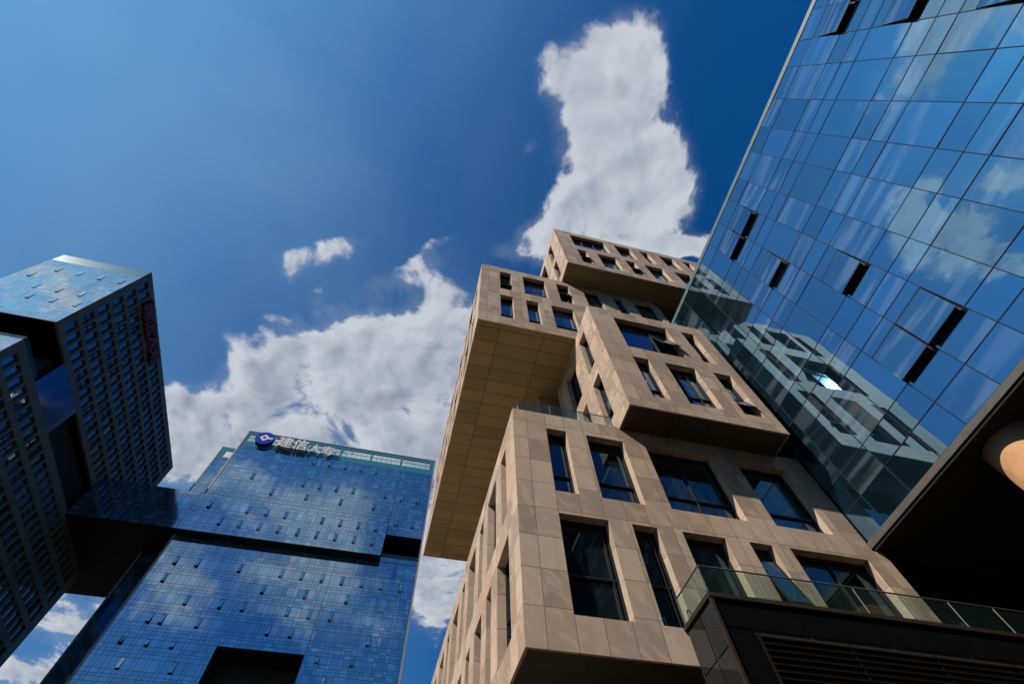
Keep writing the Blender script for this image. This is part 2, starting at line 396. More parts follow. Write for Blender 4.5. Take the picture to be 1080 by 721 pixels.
def shown(P):
    """how large one square metre at P looks (0 outside the picture)"""
    v = Vector(P); x, y, z = (sum(CAM_R[i][k] * v[k] for k in range(3)) for i in range(3))
    if z < .1: return 0
    px, py = 540 + x / z * F, 360.5 + y / z * F
    return (1 / v.length_squared) if (-25 < px < 1105 and -25 < py < 745) else 0


def window(parent, pl, a, b, c, d, depth=.35, transom=None, mull=None, sash=None, glass='window_glass', fw=.055):
    """frame with bars; its pane and any open sash are its own sub-parts"""
    f = MB(); n0, n1 = depth - .09, depth + .03
    f.obox(pl, a + .004, a + fw, c + .004, d - .004, n0, n1); f.obox(pl, b - fw, b - .004, c + .004, d - .004, n0, n1)
    f.obox(pl, a + fw, b - fw, c + .004, c + fw, n0, n1); f.obox(pl, a + fw, b - fw, d - fw, d - .004, n0, n1)
    if transom: f.obox(pl, a + fw, b - fw, c + transom - .025, c + transom + .025, n0 + .01, n1)
    for u in (mull or ()): f.obox(pl, u - .025, u + .025, c + fw, d - fw, n0 + .015, n1)
    w = child_ok(f.build('window', 'frame', parent))
    p = MB()
    if sash:
        sa, sb, sc, sd, ang = sash
        xs = [a + .02, sa, sb, b - .02]; zs = [c + .02, sc, sd, d - .02]
        for i in range(3):
            for j in range(3):
                if xs[i + 1] - xs[i] < .01 or zs[j + 1] - zs[j] < .01 or (i == 1 and j == 1): continue
                p.quad(pl(xs[i], zs[j], depth), pl(xs[i + 1], zs[j], depth), pl(xs[i + 1], zs[j + 1], depth), pl(xs[i], zs[j + 1], depth), 0, (.5, .5, .3))
        p.quad(pl(sa, sc, depth + .6), pl(sb, sc, depth + .6), pl(sb, sd, depth + .6), pl(sa, sd, depth + .6), 1)
        p.build('pane', [glass, 'black'], w)
        s = MB(); h = sd - sc; dn = math.sin(ang) * h; dz = math.cos(ang) * h
        q = lambda u, t, k=0.0: pl(u, sd - t * dz, depth - .05 - t * dn + k)
        def bar(u0, u1, t0, t1, k0, k1, mi):
            i = len(s.v); s.v += [q(u, t, k) for u in (u0, u1) for t in (t0, t1) for k in (k0, k1)]
            for fc in ((0, 1, 3, 2), (4, 6, 7, 5), (0, 4, 5, 1), (2, 3, 7, 6), (0, 2, 6, 4), (1, 5, 7, 3)):
                s.f.append(tuple(i + k for k in fc)); s.mi.append(mi); s.pane.append((.6, .5, .6))
        bar(sa, sa + .05, 0, 1, -.02, .03, 0); bar(sb - .05, sb, 0, 1, -.02, .03, 0)
        bar(sa + .05, sb - .05, 0, .04, -.02, .03, 0); bar(sa + .05, sb - .05, .96, 1, -.02, .03, 0)
        bar(sa + .05, sb - .05, .04, .96, 0, .01, 1)
        s.build('sash', ['frame', glass], w)
    else:
        us = [a + .02, *(mull or ()), b - .02]; zs = [c + .02, *([c + transom] if transom else []), d - .02]
        for u0, u1 in zip(us, us[1:]):
            for z0, z1 in zip(zs, zs[1:]): tilt_quad(p, pl, u0, u1, z0, z1, depth, .002, rp())
        p.build('pane', glass, w)
    return w


# ------------------------------------------------------------------ setting
g = MB(); g.quad((-3000, -3000, -1.6), (3000, -3000, -1.6), (3000, 3000, -1.6), (-3000, 3000, -1.6))
go = g.build('ground', 'ground'); go['kind'] = 'structure'
g = MB(); g.quad((-48, 6, -1.596), (-1.5, 6, -1.596), (-1.5, 62, -1.596), (-48, 62, -1.596))
po = g.build('plaza', 'plaza'); po['kind'] = 'structure'

# ------------------------------------------------------------------ stone building of stacked boxes
stone = thing('stone_office_building', 'beige stone office building of stacked overhanging boxes with deep window slots', 'building', (7, 12, -1.6))


def block(x0, x1, y0, y1, z0, z1, fh=(), lh=(), rh=(), soffit='soffit', skip_left=False):
    b = MB()
    wall(b, front(y0), x0, x1, z0, z1, fh); wall(b, left(x0), y0, y1, z0, z1, lh); wall(b, right(x1), y0, y1, z0, z1, rh)
    b.quad((x0, y1, z0), (x1, y1, z0), (x1, y1, z1), (x0, y1, z1))
    b.quad((x0, y0, z1), (x1, y0, z1), (x1, y1, z1), (x0, y1, z1))
    e = .07                                                        # stone lip round the underside
    for a in ((x0, x1, y0, y0 + e), (x0, x1, y1 - e, y1)): b.quad((a[0], a[2], z0), (a[1], a[2], z0), (a[1], a[3], z0), (a[0], a[3], z0))
    for a in ((x0, x0 + e, y0 + e, y1 - e), (x1 - e, x1, y0 + e, y1 - e)): b.quad((a[0], a[2], z0), (a[1], a[2], z0), (a[1], a[3], z0), (a[0], a[3], z0))
    o = b.build('stone_block', 'stone', stone)
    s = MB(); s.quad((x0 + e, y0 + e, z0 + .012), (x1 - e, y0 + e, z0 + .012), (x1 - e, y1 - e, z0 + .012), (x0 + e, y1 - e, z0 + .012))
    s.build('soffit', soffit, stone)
    return o


# lower box
LX, LY, LZ0, LZ1 = 2.92, 10.0, 5.9, 14.54
low_up = [(4.15, 4.90), (5.66, 7.10), (7.98, 10.65), (11.68, 13.80)]
low_dn = [(4.14, 5.66), (6.39, 7.20), (8.00, 9.42), (10.22, 11.00), (11.62, 14.42)]
T2, T1 = (10.64, 13.68), (6.75, 9.77)
fh = [(a, b, *T2) for a, b in low_up] + [(a, b, *T1) for a, b in low_dn]
ly_up = [(11.22, 11.95), (12.80, 14.20), (15.02, 15.75), (16.55, 18.00), (18.85, 19.55), (20.4, 21.9), (22.7, 23.4), (24.2, 25.6), (26.5, 27.2), (28.0, 29.4), (30.2, 30.9), (31.7, 33.1)]
ly_dn = [(11.15, 12.65), (13.50, 14.20), (14.95, 16.10), (16.95, 17.65), (18.5, 19.9), (20.7, 21.4), (22.2, 23.6), (24.4, 25.1), (25.9, 27.3), (28.1, 28.8), (29.6, 31.0), (31.8, 32.5)]
lh = [(a, b, *T2) for a, b in ly_up] + [(a, b, *T1) for a, b in ly_dn]
block(LX, 14.93, LY, 36, LZ0, LZ1, fh, lh, soffit='shaded_soffit')
for i, (a, b) in enumerate(low_up): window(stone, front(LY), a, b, *T2, glass='lower_glass', transom=(.95, .95, .85, .8)[i], mull=[(a + b) / 2] if i == 2 else None)
for i, (a, b) in enumerate(low_dn):
    if i == 3: window(stone, front(LY), a, b, *T1, glass='lower_glass', sash=(a + .06, b - .06, T1[0] + .9, T1[1] - .06, .25))
    else: window(stone, front(LY), a, b, *T1, glass='lower_glass', transom=1.25, mull=[b - .16] if i in (0, 1) else ([(a + b) / 2] if i == 4 else None))
for a, b in ly_up: window(stone, left(LX), a, b, *T2, glass='lower_glass', transom=.95)
for a, b in ly_dn: window(stone, left(LX), a, b, *T1, glass='lower_glass', transom=1.25)
# the lower storey carries on under the glass tower
ex = MB(); exh = [(15.7, 16.9, *T1), (17.7, 18.4, *T1)]
wall(ex, front(LY), 14.93, 15.32, LZ0, 10.18); ex.quad((14.93, 10, LZ0), (15.32, 10, LZ0), (15.32, 20, LZ0), (14.93, 20, LZ0))
ex.quad((15.32, 10, LZ0), (15.32, 10.6, LZ0), (15.32, 10.6, 10.18), (15.32, 10, 10.18))
ex.build('stone_block', 'stone', stone)
ew = MB(); wall(ew, front(LY + .35), 15.325, 24, LZ0 - 6, 10.18, exh, .2); ew.build('shaded_wall', 'satin_black', stone)  # black colour gives this wall the deep shade under the tower
for h in exh: window(stone, front(LY + .35), *h, depth=.2, glass='lower_glass', transom=1.25)
# dark base set back under the lower box
ba = MB(); ba.box(5.2, 19.5, 13.2, 34, -1.6, 5.905); ba.build('base_wall', 'podium_glass', stone)

# middle box, thrust forward
MX, MY, MZ0, MZ1 = 7.13, 8.8, 14.42, 23.72
A2, A1 = (19.52, 22.76), (15.33, 18.56)
mf = [(8.42, 11.42, *A2), (12.33, 13.05, *A2), (8.37, 9.14, *A1), (9.95, 11.44, *A1), (12.36, 13.25, *A1)]
ml = [(9.95, 10.74, *A2), (9.95, 10.76, *A1), (11.72, 12.40, *A1), (11.9, 13.2, *A2)]
block(MX, 13.85, MY, 14.6, MZ0, MZ1, mf, ml, rh=[(9.8, 10.6, *A1), (11.4, 12.9, *A1), (9.8, 11.2, *A2), (12, 12.8, *A2)], soffit='shaded_soffit')
window(stone, front(MY), *mf[0], mull=[10.42], sash=(10.45, 11.34, A2[0] + .75, A2[1] - .7, .28))
window(stone, front(MY), *mf[1], transom=1.0); window(stone, front(MY), *mf[2], transom=.95)
window(stone, front(MY), *mf[3], transom=1.0, mull=[10.45, 10.95])
window(stone, front(MY), *mf[4], sash=(12.42, 13.19, A1[0] + .5, A1[0] + 1.6, .35))
for h in ml: window(stone, left(MX), *h, transom=1.0)
for h in [(9.8, 10.6, *A1), (11.4, 12.9, *A1), (9.8, 11.2, *A2), (12, 12.8, *A2)]: window(stone, right(13.85), *h, transom=1.0)

# long upper box, hung out to the left
UX, UY, UZ0, UZ1 = 1.48, 10.9, 23.72, 33.2
B2, B1 = (29.1, 32.35), (24.68, 27.96)
uf = [(2.80, 3.62, *B2), (4.48, 6.12, *B2), (6.98, 7.92, *B2), (9.0, 10.25, *B2), (11.3, 12.05, *B2), (12.86, 14.5, *B2),
      (2.80, 3.62, *B1), (4.48, 5.30, *B1), (6.14, 7.62, *B1), (8.5, 9.9, *B1), (10.8, 11.6, *B1), (12.4, 13.9, *B1)]
uy = []; y = 12.3; k = 0
while y < 29:
    wd = 1.45 if k % 2 else .75; uy.append((y, y + wd)); y += wd + .85; k += 1
ul = [(a, b, *B2) for a, b in uy] + [(a + .35, b + .35, *B1) for a, b in uy[:-1]]
block(UX, 14.93, UY, 30.55, UZ0, UZ1, uf, ul)
for i, h in enumerate(uf):
    if i in (0, 2): window(stone, front(UY), *h, sash=(h[0] + .06, h[1] - .06, h[2] + (.75 if i == 0 else 1.3), h[2] + (2.1 if i == 0 else 2.7), .24))
    else: window(stone, front(UY), *h, transom=.9)
for h in ul: window(stone, left(UX), *h, transom=1.0)

# topmost box
TX, TY, TZ0, TZ1 = 7.53, 9.35, 33.2, 42.85
C2, C1 = (38.6, 41.88), (34.2, 37.45)
tf = [(8.93, 12.15, *C2), (13.1, 14.64, *C2), (15.62, 16.40, *C2), (17.47, 18.85, *C2), (19.85, 20.6, *C2),
      (8.93, 9.70, *C1), (10.66, 12.25, *C1), (13.1, 13.9, *C1), (14.79, 16.38, *C1), (17.45, 18.9, *C1), (19.8, 20.6, *C1)]
tl = [(10.65, 11.40, *C2), (10.64, 11.35, *C1), (12.55, 13.9, *C2), (12.3, 13.8, *C1), (14.9, 15.6, *C2), (14.7, 15.5, *C1)]
block(TX, 22.2, TY, 17.5, TZ0, TZ1, tf, tl)
for i, h in enumerate(tf):
    if i in (5, 7): window(stone, front(TY), *h, sash=(h[0] + .06, h[1] - .06, h[2] + .85, h[3] - .55, .25))
    elif i in (0,): window(stone, front(TY), *h, mull=[10.0, 11.1])
    else: window(stone, front(TY), *h, transom=.9)
for h in tl: window(stone, left(TX), *h, transom=1.0)

# core that carries the boxes behind the terrace
ch = [(6.45, 6.95, 15.0, 18.4), (6.45, 6.95, 19.3, 22.9)]
core = MB(); wall(core, front(15.2), 6.1, 14.9, LZ1, UZ0, [])
clh = [(16.0, 17.2, 15.2, 18.6), (18.1, 19.6, 15.2, 18.6), (20.6, 21.4, 15.2, 18.6), (16.0, 17.2, 19.4, 22.8), (18.1, 19.6, 19.4, 22.8)]
wall(core, left(6.1), 15.2, 29, LZ1, UZ0, clh); core.build('stone_block', 'stone', stone)
for h in clh: window(stone, left(6.1), *h, transom=1.0)


def railing(parent, pts, z0, h, gap=1.35):
    r = MB(); p = MB()
    for (xa, ya), (xb, yb) in zip(pts, pts[1:]):
        L = math.hypot(xb - xa, yb - ya); n = max(1, round(L / gap))
        for k in range(n):
            t0, t1 = k / n + .02 / L, (k + 1) / n - .02 / L
            a = (xa + (xb - xa) * t0, ya + (yb - ya) * t0); b = (xa + (xb - xa) * t1, ya + (yb - ya) * t1)
            p.quad((*a, z0 + .05), (*b, z0 + .05), (*b, z0 + h - .05), (*a, z0 + h - .05))
            c = (xa + (xb - xa) * k / n, ya + (yb - ya) * k / n)
            r.tube((*c, z0), (*c, z0 + h), .018, 8)
        r.tube((xb, yb, z0), (xb, yb, z0 + h), .018, 8)
        r.tube((xa, ya, z0 + h), (xb, yb, z0 + h), .022, 8)
    o = child_ok(r.build('railing', 'steel', parent)); p.build('glass_panel', 'clear', o)
railing(stone, [(3.25, 14.0), (3.25, 10.3), (7.1, 10.3)], LZ1, 1.0)

# ------------------------------------------------------------------ dark podium with its balustrade
pod = thing('terrace_pavilion', 'black glass terrace block with louvres and a glass balustrade, below the stone windows', 'building', (10, 9.3, -1.6))
PX, PY, PZ = 6.91, 8.63, 6.75
pb = MB(); pb.box(PX + .06, 30, PY + .06, 9.99, -1.6, PZ - .05); pb.build('body', 'black', pod)
pg = MB()
for a, b in ((PY + .06, 9.3), (9.3, 9.97)):
    for c, d in ((-1.6, 3.2), (3.2, 5.65), (5.65, PZ - .1)): tilt_quad(pg, left(PX + .03), a, b - .03, c, d - .03, 0, .002, rp())
us = [PX + .06 + 2.1 * k for k in range(12)]
pk = MB()
for a, b in zip(us, us[1:]): tilt_quad(pk, front(PY + .03), a, b - .02, 6.02, PZ - .1, 0, .0015, rp())
for a, b in zip(us[:1], [7.66]):
    tilt_quad(pk, front(PY + .03), a, b, 2.5, 5.98, 0, .0015, rp())
pg.build('side_cladding', 'podium_glass', pod); pk.build('front_cladding', 'satin_black', pod)
pl_ = MB(); pl_.box(PX - .03, 30, PY - .03, PY + .12, PZ - .1, PZ); pl_.box(PX - .03, PX + .12, PY + .12, 9.985, PZ - .1, PZ)
pl_.box(PX + .12, 30, PY + .12, 9.985, PZ - .06, PZ - .02); pl_.box(PX - .012, PX + .06, PY - .012, PY + .06, -1.6, PZ - .1)
pl_.build('ledge', 'dark_ledge', pod)
lv = MB()
zz = -1.2
while zz < 5.9:
    a = len(lv.v)
    lv.box(7.72, 30, PY - .03, PY + .05, zz, zz + .035); zz += .135
for x in [7.72 + 2.2 * k for k in range(11)]: lv.box(x - .02, x + .02, PY - .015, PY + .058, -1.6, 5.9)
lv.build('louvre', 'louver', pod)
railing(pod, [(PX + .05, 9.96), (PX + .05, PY + .04), (24, PY + .04)], PZ, .72, 1.45)

# ------------------------------------------------------------------ mirror glass tower on the right
gt = thing('glass_office_tower', 'blue mirror glass office tower with tilted open windows, glass close to the stone building', 'building', (28, 5, -1.6))
GX, GZ0, GZ1 = 15.0, 10.52, 29.02
body = MB(); body.box(GX + .14, 44, -32, 40, 10.25, 28.9); body.build('body', 'black', gt)
ycut = [10.4, 9.0, 7.63, 6.22, 5.0, 3.6, 2.2, .93, -.62, -1.95, -3.4, -4.95, -6.2, -7.6]
y = ycut[-1]
while y > -31: y -= 1.4; ycut.append(round(y, 2))
y = ycut[0]
while y < 39: y += 1.4; ycut.insert(0, round(y, 2))
ycut = sorted(ycut)
zrow = [10.52, 11.65, 12.72, 14.96, 15.88, 16.95, 19.27, 20.2, 21.3, 23.6, 24.5, 25.6, 27.81, 29.02]
G = right(GX); G = lambda u, w, n=0.0: (GX + n, u, w)
opens = {(2.2, 25.6), (3.6, 25.6), (3.6, 21.3), (2.2, 16.95), (2.2, 12.72), (3.6, 12.72), (-7.6, 25.6), (-7.6, 21.3), (-7.6, 16.95)}
cells = []
for a, b in zip(ycut, ycut[1:]):
    for c, d in zip(zrow, zrow[1:]):
        if (a, c) in opens:
            cells.append((a, b, c + 1.66, d)); continue
        if b > 5.2 and c == 12.72 and False: continue
        cells.append((a, b, c, d))
def pane_parts(cells, pl, name, glass, parent, amp, inset, most=100, n=0.008):
    """the panes that show largest are parts of their own; the rest is one part"""
    key = lambda k: -shown(pl((k[0] + k[1]) / 2, (k[2] + k[3]) / 2)) * (k[1] - k[0]) * (k[3] - k[2])
    cells = sorted(cells, key=key); rest = MB()
    for i, (a, b, c, d) in enumerate(cells):
        mb = MB() if i < most else rest
        tilt_quad(mb, pl, a + inset, b - inset, c + inset, d - inset, n, amp, rp())
        if i < most: mb.build(name, glass, parent)
    if rest.f: o = rest.build(name, glass, parent); o['kind'] = 'stuff'
pane_parts(cells, G, 'glass_pane', 'tower_glass', gt, .004, .012)
mu = MB()
for yy in ycut: mu.box(GX - .006, GX + .12, yy - .014, yy + .014, GZ0, GZ1)
for i, zz in enumerate(zrow[1:-1]):
    mu.box(GX - .004, GX + .118, ycut[0], ycut[-1], zz - .015, zz + .015)
mu.build('mullion_grid', 'mullion', gt)
for (a, c) in sorted(opens):
    b = ycut[ycut.index(a) + 1]; zt = c + 1.66
    o = MB()
    o.obox(G, a + .02, b - .02, zt - .03, zt + .03, -.01, .10)
    o.quad(G(a + .02, c + .03, .125), G(b - .02, c + .03, .125), G(b - .02, zt - .03, .125), G(a + .02, zt - .03, .125), 1)
    w = child_ok(o.build('open_window', ['mullion', 'black'], gt))
    s = MB(); L = 1.62; ang = .13
    q = lambda u, t, k=0.0: G(u, zt - .03 - t * L * math.cos(ang), -.02 - t * L * math.sin(ang) + k)
    def bar(u0, u1, t0, t1, k0, k1, mi, s=s, q=q):
        i = len(s.v); s.v += [q(u, t, k) for u in (u0, u1) for t in (t0, t1) for k in (k0, k1)]
        for fc in ((0, 1, 3, 2), (4, 6, 7, 5), (0, 4, 5, 1), (2, 3, 7, 6), (0, 2, 6, 4), (1, 5, 7, 3)):
            s.f.append(tuple(i + k for k in fc)); s.mi.append(mi); s.pane.append((.5, .3, .9))
    bar(a + .03, a + .07, 0, 1, 0, .03, 0); bar(b - .07, b - .03, 0, 1, 0, .03, 0); bar(a + .07, b - .07, .975, 1, 0, .03, 0)
    bar(a + .07, b - .07, 0, .03, 0, .05, 0)
    s.build('sash_frame', 'frame', w)
    s2 = MB(); s2.quad(q(a + .04, .01, -.004), q(b - .04, .01, -.004), q(b - .04, .99, -.004), q(a + .04, .99, -.004), 0, (.3, .3, .9)); s2.build('sash_pane', 'tower_glass', w)
cp = MB(); cp.box(GX - .02, GX + .5, -32, 40, 29.03, 29.2); cp.box(GX, GX + .4, -32, 40, 29.2, 29.42); cp.build('roof_coping', 'coping', gt)
tr = MB(); tr.box(GX - .03, GX + .16, -32, 40, 10.28, 10.50); tr.build('bottom_trim', 'dim_trim', gt)
so_ = MB(); so_.box(GX + .02, 44, -32, 9.97, 10.18, 10.24); so_.build('soffit', 'black_soffit', gt)
COLX, COLY, COLR = 16.32, 5.1, .85
c = MB(); c.tube((COLX, COLY, -1.6), (COLX, COLY, 10.17), COLR, 64); c.build('column', 'column', gt, True)
for yy in (-6.0, -17.0):
    c = MB(); c.tube((COLX, yy, -1.6), (COLX, yy, 10.17), COLR, 48); c.build('column', 'column', gt, True)
bw = MB(); bw.box(24, 43, -31, 39, -1.6, 10.17); bw.build('lobby_wall', 'podium_glass', gt)

# ------------------------------------------------------------------ far blue tower with the rooftop sign
bt = thing('sign_tower', 'broad blue glass tower with a black horizontal slot across it, under the white rooftop characters', 'building', (-22, 112, -1.6))
BY = 100.0; BX0, BX1 = -49.15, 3.9
bb = MB(); bb.box(BX0 + .1, BX1 - .1, BY + 6.1, 124, -1.6, 104.4); bb.build('body', 'black', bt)
xn = -16.3
def xcuts(x0, x1, a=xn):
    k0 = math.floor((x0 - a) / 2.125) - 1; out = {x0, x1}
    for k in range(k0, k0 + 60):
        for o in (0, .70):
            v = round(a + 2.125 * k + o, 3)
            if x0 + .15 < v < x1 - .15: out.add(v)
    return sorted(out)
def zcuts(z0, z1, base, pitch):
    out = {z0, z1}; k0 = math.floor((z0 - base) / pitch) - 1
    for k in range(k0, k0 + 40):
        for o in (0, 2.0, 2.75, 3.25):
            v = round(base + pitch * k + o, 3)
            if z0 + .12 < v < z1 - .12: out.add(v)
    return sorted(out)
HOLE1 = (-29.9, -14.3, 34, 53.0)                                      # portal low down
HOLE2 = (-4.95, 3.9, 75.9, 82.2)                                      # recess at the slab's end
FY = front(BY)
inr = lambda m, n, h: h[0] < m < h[1] and h[2] < n < h[3]
def facade(parent, pl, x0, x1, z0, z1, base, pitch, holes, opened, amp, glass, most=100, name='glass_pane', mull='mullion', extra=None, a=xn):
    xs = sorted({*xcuts(x0, x1, a), *[h[0] for h in holes], *[h[1] for h in holes if h[1] <= x1]}); zs = sorted({*zcuts(z0, z1, base, pitch), *[h[2] for h in holes if h[2] > z0], *[h[3] for h in holes]})
    cl = []; op = []
    for p, r in zip(xs, xs[1:]):
        for c, d in zip(zs, zs[1:]):
            m, n = (p + r) / 2, (c + d) / 2
            if any(inr(m, n, h) for h in holes): continue
            hit = [o for o in opened if p - .05 <= o[0] + .35 <= r + .05 and c - .6 <= o[1] <= c + .9 and d - c > 1.2]
            if hit and (r - p) < 1.0: op.append((p, r, c, d))
            else: cl.append((p, r, c, d))
    mm = MB()
    def runs(vals, fn):
        s = None
        for p, r in zip(vals, vals[1:]):
            if fn((p + r) / 2):
                if s is None: s = p
            elif s is not None: yield s, p; s = None
        if s is not None: yield s, vals[-1]
    for x in xs:
        for s, e in runs(zs, lambda n: not any(h[0] - .01 < x < h[1] + .01 and h[2] < n < h[3] for h in holes)): mm.obox(pl, x - .02, x + .02, s, e, -.008, .12)
    for z in zs:
        for s, e in runs(xs, lambda m: not any(h[2] - .01 < z < h[3] + .01 and h[0] < m < h[1] for h in holes)): mm.obox(pl, s, e, z - .018, z + .018, -.006, .116)
    pane_parts(cl, pl, name, glass, parent, amp, .02, most, .012)
    mm.build('mullion_grid', mull, parent)
    for p, r, c, d in op:
        o = MB(); o.quad(pl(p, c, .10), pl(r, c, .10), pl(r, d, .10), pl(p, d, .10), 1)
        o.obox(pl, p + .03, r - .03, d - .1, d - .04, -.05, .1)
        sw = rnd.uniform(.25, .5) if parent is bt else rnd.uniform(.12, .22)
        o.quad(pl(p + .06, c + .12, -sw), pl(r - .06, c + .12, -sw), pl(r - .06, d - .1, -.03), pl(p + .06, d - .1, -.03), 2, rp())
        o.obox(pl, p + .04, r - .04, c + .05, c + .14, -sw - .02, -sw + .04)
        o.build('open_window', [mull, 'black', glass], parent)
ob = [(-16.2, 67.7), (-11.94, 67.7), (-7.74, 67.6), (-3.18, 67.6), (.97, 67.6), (-9.77, 63.6), (-12.0, 59.6), (-33.4, 68.1), (-24.8, 68.0), (-20.5, 67.8), (-26.9, 64), (-18.2, 63.8), (-33.4, 60.0), (-29.1, 59.9),
      (-20.4, 59.7), (-16.1, 59.6), (-44, 56.1), (-46.1, 52), (-41.8, 51.8), (-37.8, 51.8), (-44.1, 47.8), (-35.4, 47.6), (-35.3, 56), (-22.5, 55.6), (-18.3, 55.5), (-11.9, 51.3),
      (-46, 68), (-41.8, 68.2), (-46, 64.2), (-39.8, 59.9), (-41.6, 55.9), (-3.2, 55.6), (-9.6, 47.6), (-5.4, 51.6)]
ot = [(-20.9, 101.6), (-16.4, 101.6), (-12.2, 101.5), (-25.2, 101.7), (-29.4, 101.8), (-38.2, 102.2), (-20.7, 93.3), (-16.4, 93.3), (-18.5, 89.1), (-9.8, 89.1), (-7.8, 93.1), (-3.5, 93), (.92, 92.9), (.93, 84.7), (-3.5, 84.7),
      (-44.4, 98.2), (-46.5, 94), (-42.1, 93.9), (-38, 93.9), (-33.7, 93.8), (-29.4, 93.6), (-25, 93.5), (-35.7, 89.6), (-26.9, 89.3)]
facade(bt, FY, BX0, BX1, 20, 74.6, 67.7, 4.0, [HOLE1], ob, .0018, 'far_glass', 70)
facade(bt, FY, BX0, BX1, 74.6, 104.4, 101.55, 4.15, [HOLE2, (BX0 - .01, -4.9, 74.7, 85.0)], ot, .0018, 'far_glass', 30)
ft = MB()
for x0, x1, z0, z1 in ((BX0 - .35, BX0, 20, 110.6), (BX1, BX1 + .35, 20, 110.6)): ft.box(x0, x1, BY - .12, BY + .5, z0, z1)
ft.box(BX0, BX1, BY - .1, BY + .3, 110.45, 110.62)
ft.build('edge_trim', 'trim', bt)
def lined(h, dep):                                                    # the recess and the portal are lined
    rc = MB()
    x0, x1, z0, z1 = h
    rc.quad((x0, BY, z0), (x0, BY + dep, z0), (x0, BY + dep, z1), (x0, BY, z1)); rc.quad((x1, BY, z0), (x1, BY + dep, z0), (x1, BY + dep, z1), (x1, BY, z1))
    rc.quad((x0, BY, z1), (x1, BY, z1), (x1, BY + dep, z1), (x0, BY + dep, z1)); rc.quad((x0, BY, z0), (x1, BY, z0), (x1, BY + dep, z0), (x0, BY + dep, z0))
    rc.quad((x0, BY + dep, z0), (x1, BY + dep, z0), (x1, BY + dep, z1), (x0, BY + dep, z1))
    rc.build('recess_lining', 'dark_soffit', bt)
lined(HOLE1, 6.0); lined(HOLE2, 6.0)
rl = MB(); rl.obox(FY, HOLE2[0] + .2, HOLE2[1] - .1, 75.95, 77.0, .15, .19); rl.build('terrace_railing', 'clear', bt)
# parapet screen with openings to the sky
par = MB(); groups = [(-48.5 + 8.62 * k, -40.35 + 8.62 * k) for k in range(6)]
gh = [(max(a, BX0 + .6), min(b, BX1 - .8), 106.45, 109.35) for a, b in groups]
wall(par, FY, BX0, BX1, 104.4, 110.45, gh, .35); par.quad((BX0, BY + .36, 104.4), (BX1, BY + .36, 104.4), (BX1, BY + .36, 106.45), (BX0, BY + .36, 106.45))
par.build('parapet', 'teal', bt)
for a, b, c, d in gh:
    f = MB(); n = 6
    for k in range(n + 1):
        x = a + (b - a) * k / n; f.obox(FY, x - .05, x + .05, c, d, .02, .14)
    f.obox(FY, a, b, (c + d) / 2 - .05, (c + d) / 2 + .05, .025, .135)
    w = child_ok(f.build('parapet_window', 'alu', bt)); p = MB(); p.quad(FY(a, c, .2), FY(b, c, .2), FY(b, d, .2), FY(a, d, .2)); p.build('pane', 'screen', w)
# slab thrust forward across the facade
SY = 98.0; SF = front(SY)
sb = MB(); sb.box(-49, -4.9, SY + .12, BY - .02, 74.75, 85.0); sb.build('slab_body', 'black', bt)
os_ = [(-37.4, 81.2), (-16.3, 81.0), (-12.2, 81.3), (-8, 81.3), (-12.2, 76.9), (-16.3, 76.9), (-7.9, 76.9), (-20.5, 81.1), (-29, 81.0), (-45.6, 77.0), (-41.6, 76.9), (-37.3, 76.8), (-33.2, 76.8), (-29.1, 76.8), (-24.8, 76.8), (-20.6, 76.8), (-33.2, 81.1), (-46, 81.2)]
facade(bt, SF, -49, -4.9, 74.7, 85.0, 81.0, 4.1, [], os_, .0018, 'far_glass', 0)
ss = MB(); ss.box(-49, -4.9, SY + .02, BY - .03, 74.6, 74.7); ss.build('soffit', 'black_soffit', bt)
# lower wing set back on the left
RY = 107.3; RF = front(RY)
rb = MB(); rb.box(-56.5, -49.1, RY + .15, 122, -1.6, 105.2); rb.build('rear_wing', 'black', bt)
facade(bt, RF, -56.6, -49.0, 20, 105.3, 101.2, 4.1, [], [(-52, 97), (-53, 93), (-52, 93)], .0018, 'far_glass', 0, a=-56)
pr = MB(); wall(pr, RF, -56.6, -49, 105.3, 110.4, [(-55.2, -52.2, 106.4, 109.1)], .3); pr.build('parapet', 'teal', bt)
tr2 = MB(); tr2.box(-56.9, -56.6, RY - .1, RY + .4, 20, 110.4); tr2.build('edge_trim', 'trim', bt)

# rooftop sign on that tower
rs = thing('rooftop_sign', 'rooftop sign of a round blue emblem and four white characters', 'sign', (-36, 99, 105.5))
em = MB(); em.tube((-43.9, 98.7, 107.3), (-43.9, 99.8, 107.3), 2.45, 56); e = child_ok(em.build('emblem', 'emblem', rs))
mk = MB()
def diamond(cx, cz, r, t, Y=98.63):
    pts = [(0, 1), (1, 0), (0, -1), (-1, 0)]
    for i in range(4):
        (a, b), (c, d) = pts[i], pts[(i + 1) % 4]
        mk.quad((cx + a * r, Y, cz + b * r), (cx + c * r, Y, cz + d * r), (cx + c * (r - t), Y, cz + d * (r - t)), (cx + a * (r - t), Y, cz + b * (r - t)))
diamond(-43.95, 107.3, 1.35, .75); mk.box(-43.2, -42.3, 98.6, 98.67, 107.0, 107.6); mk.box(-42.2, -41.8, 98.6, 98.67, 106.9, 107.7)
mk.build('emblem_mark', 'white', e)


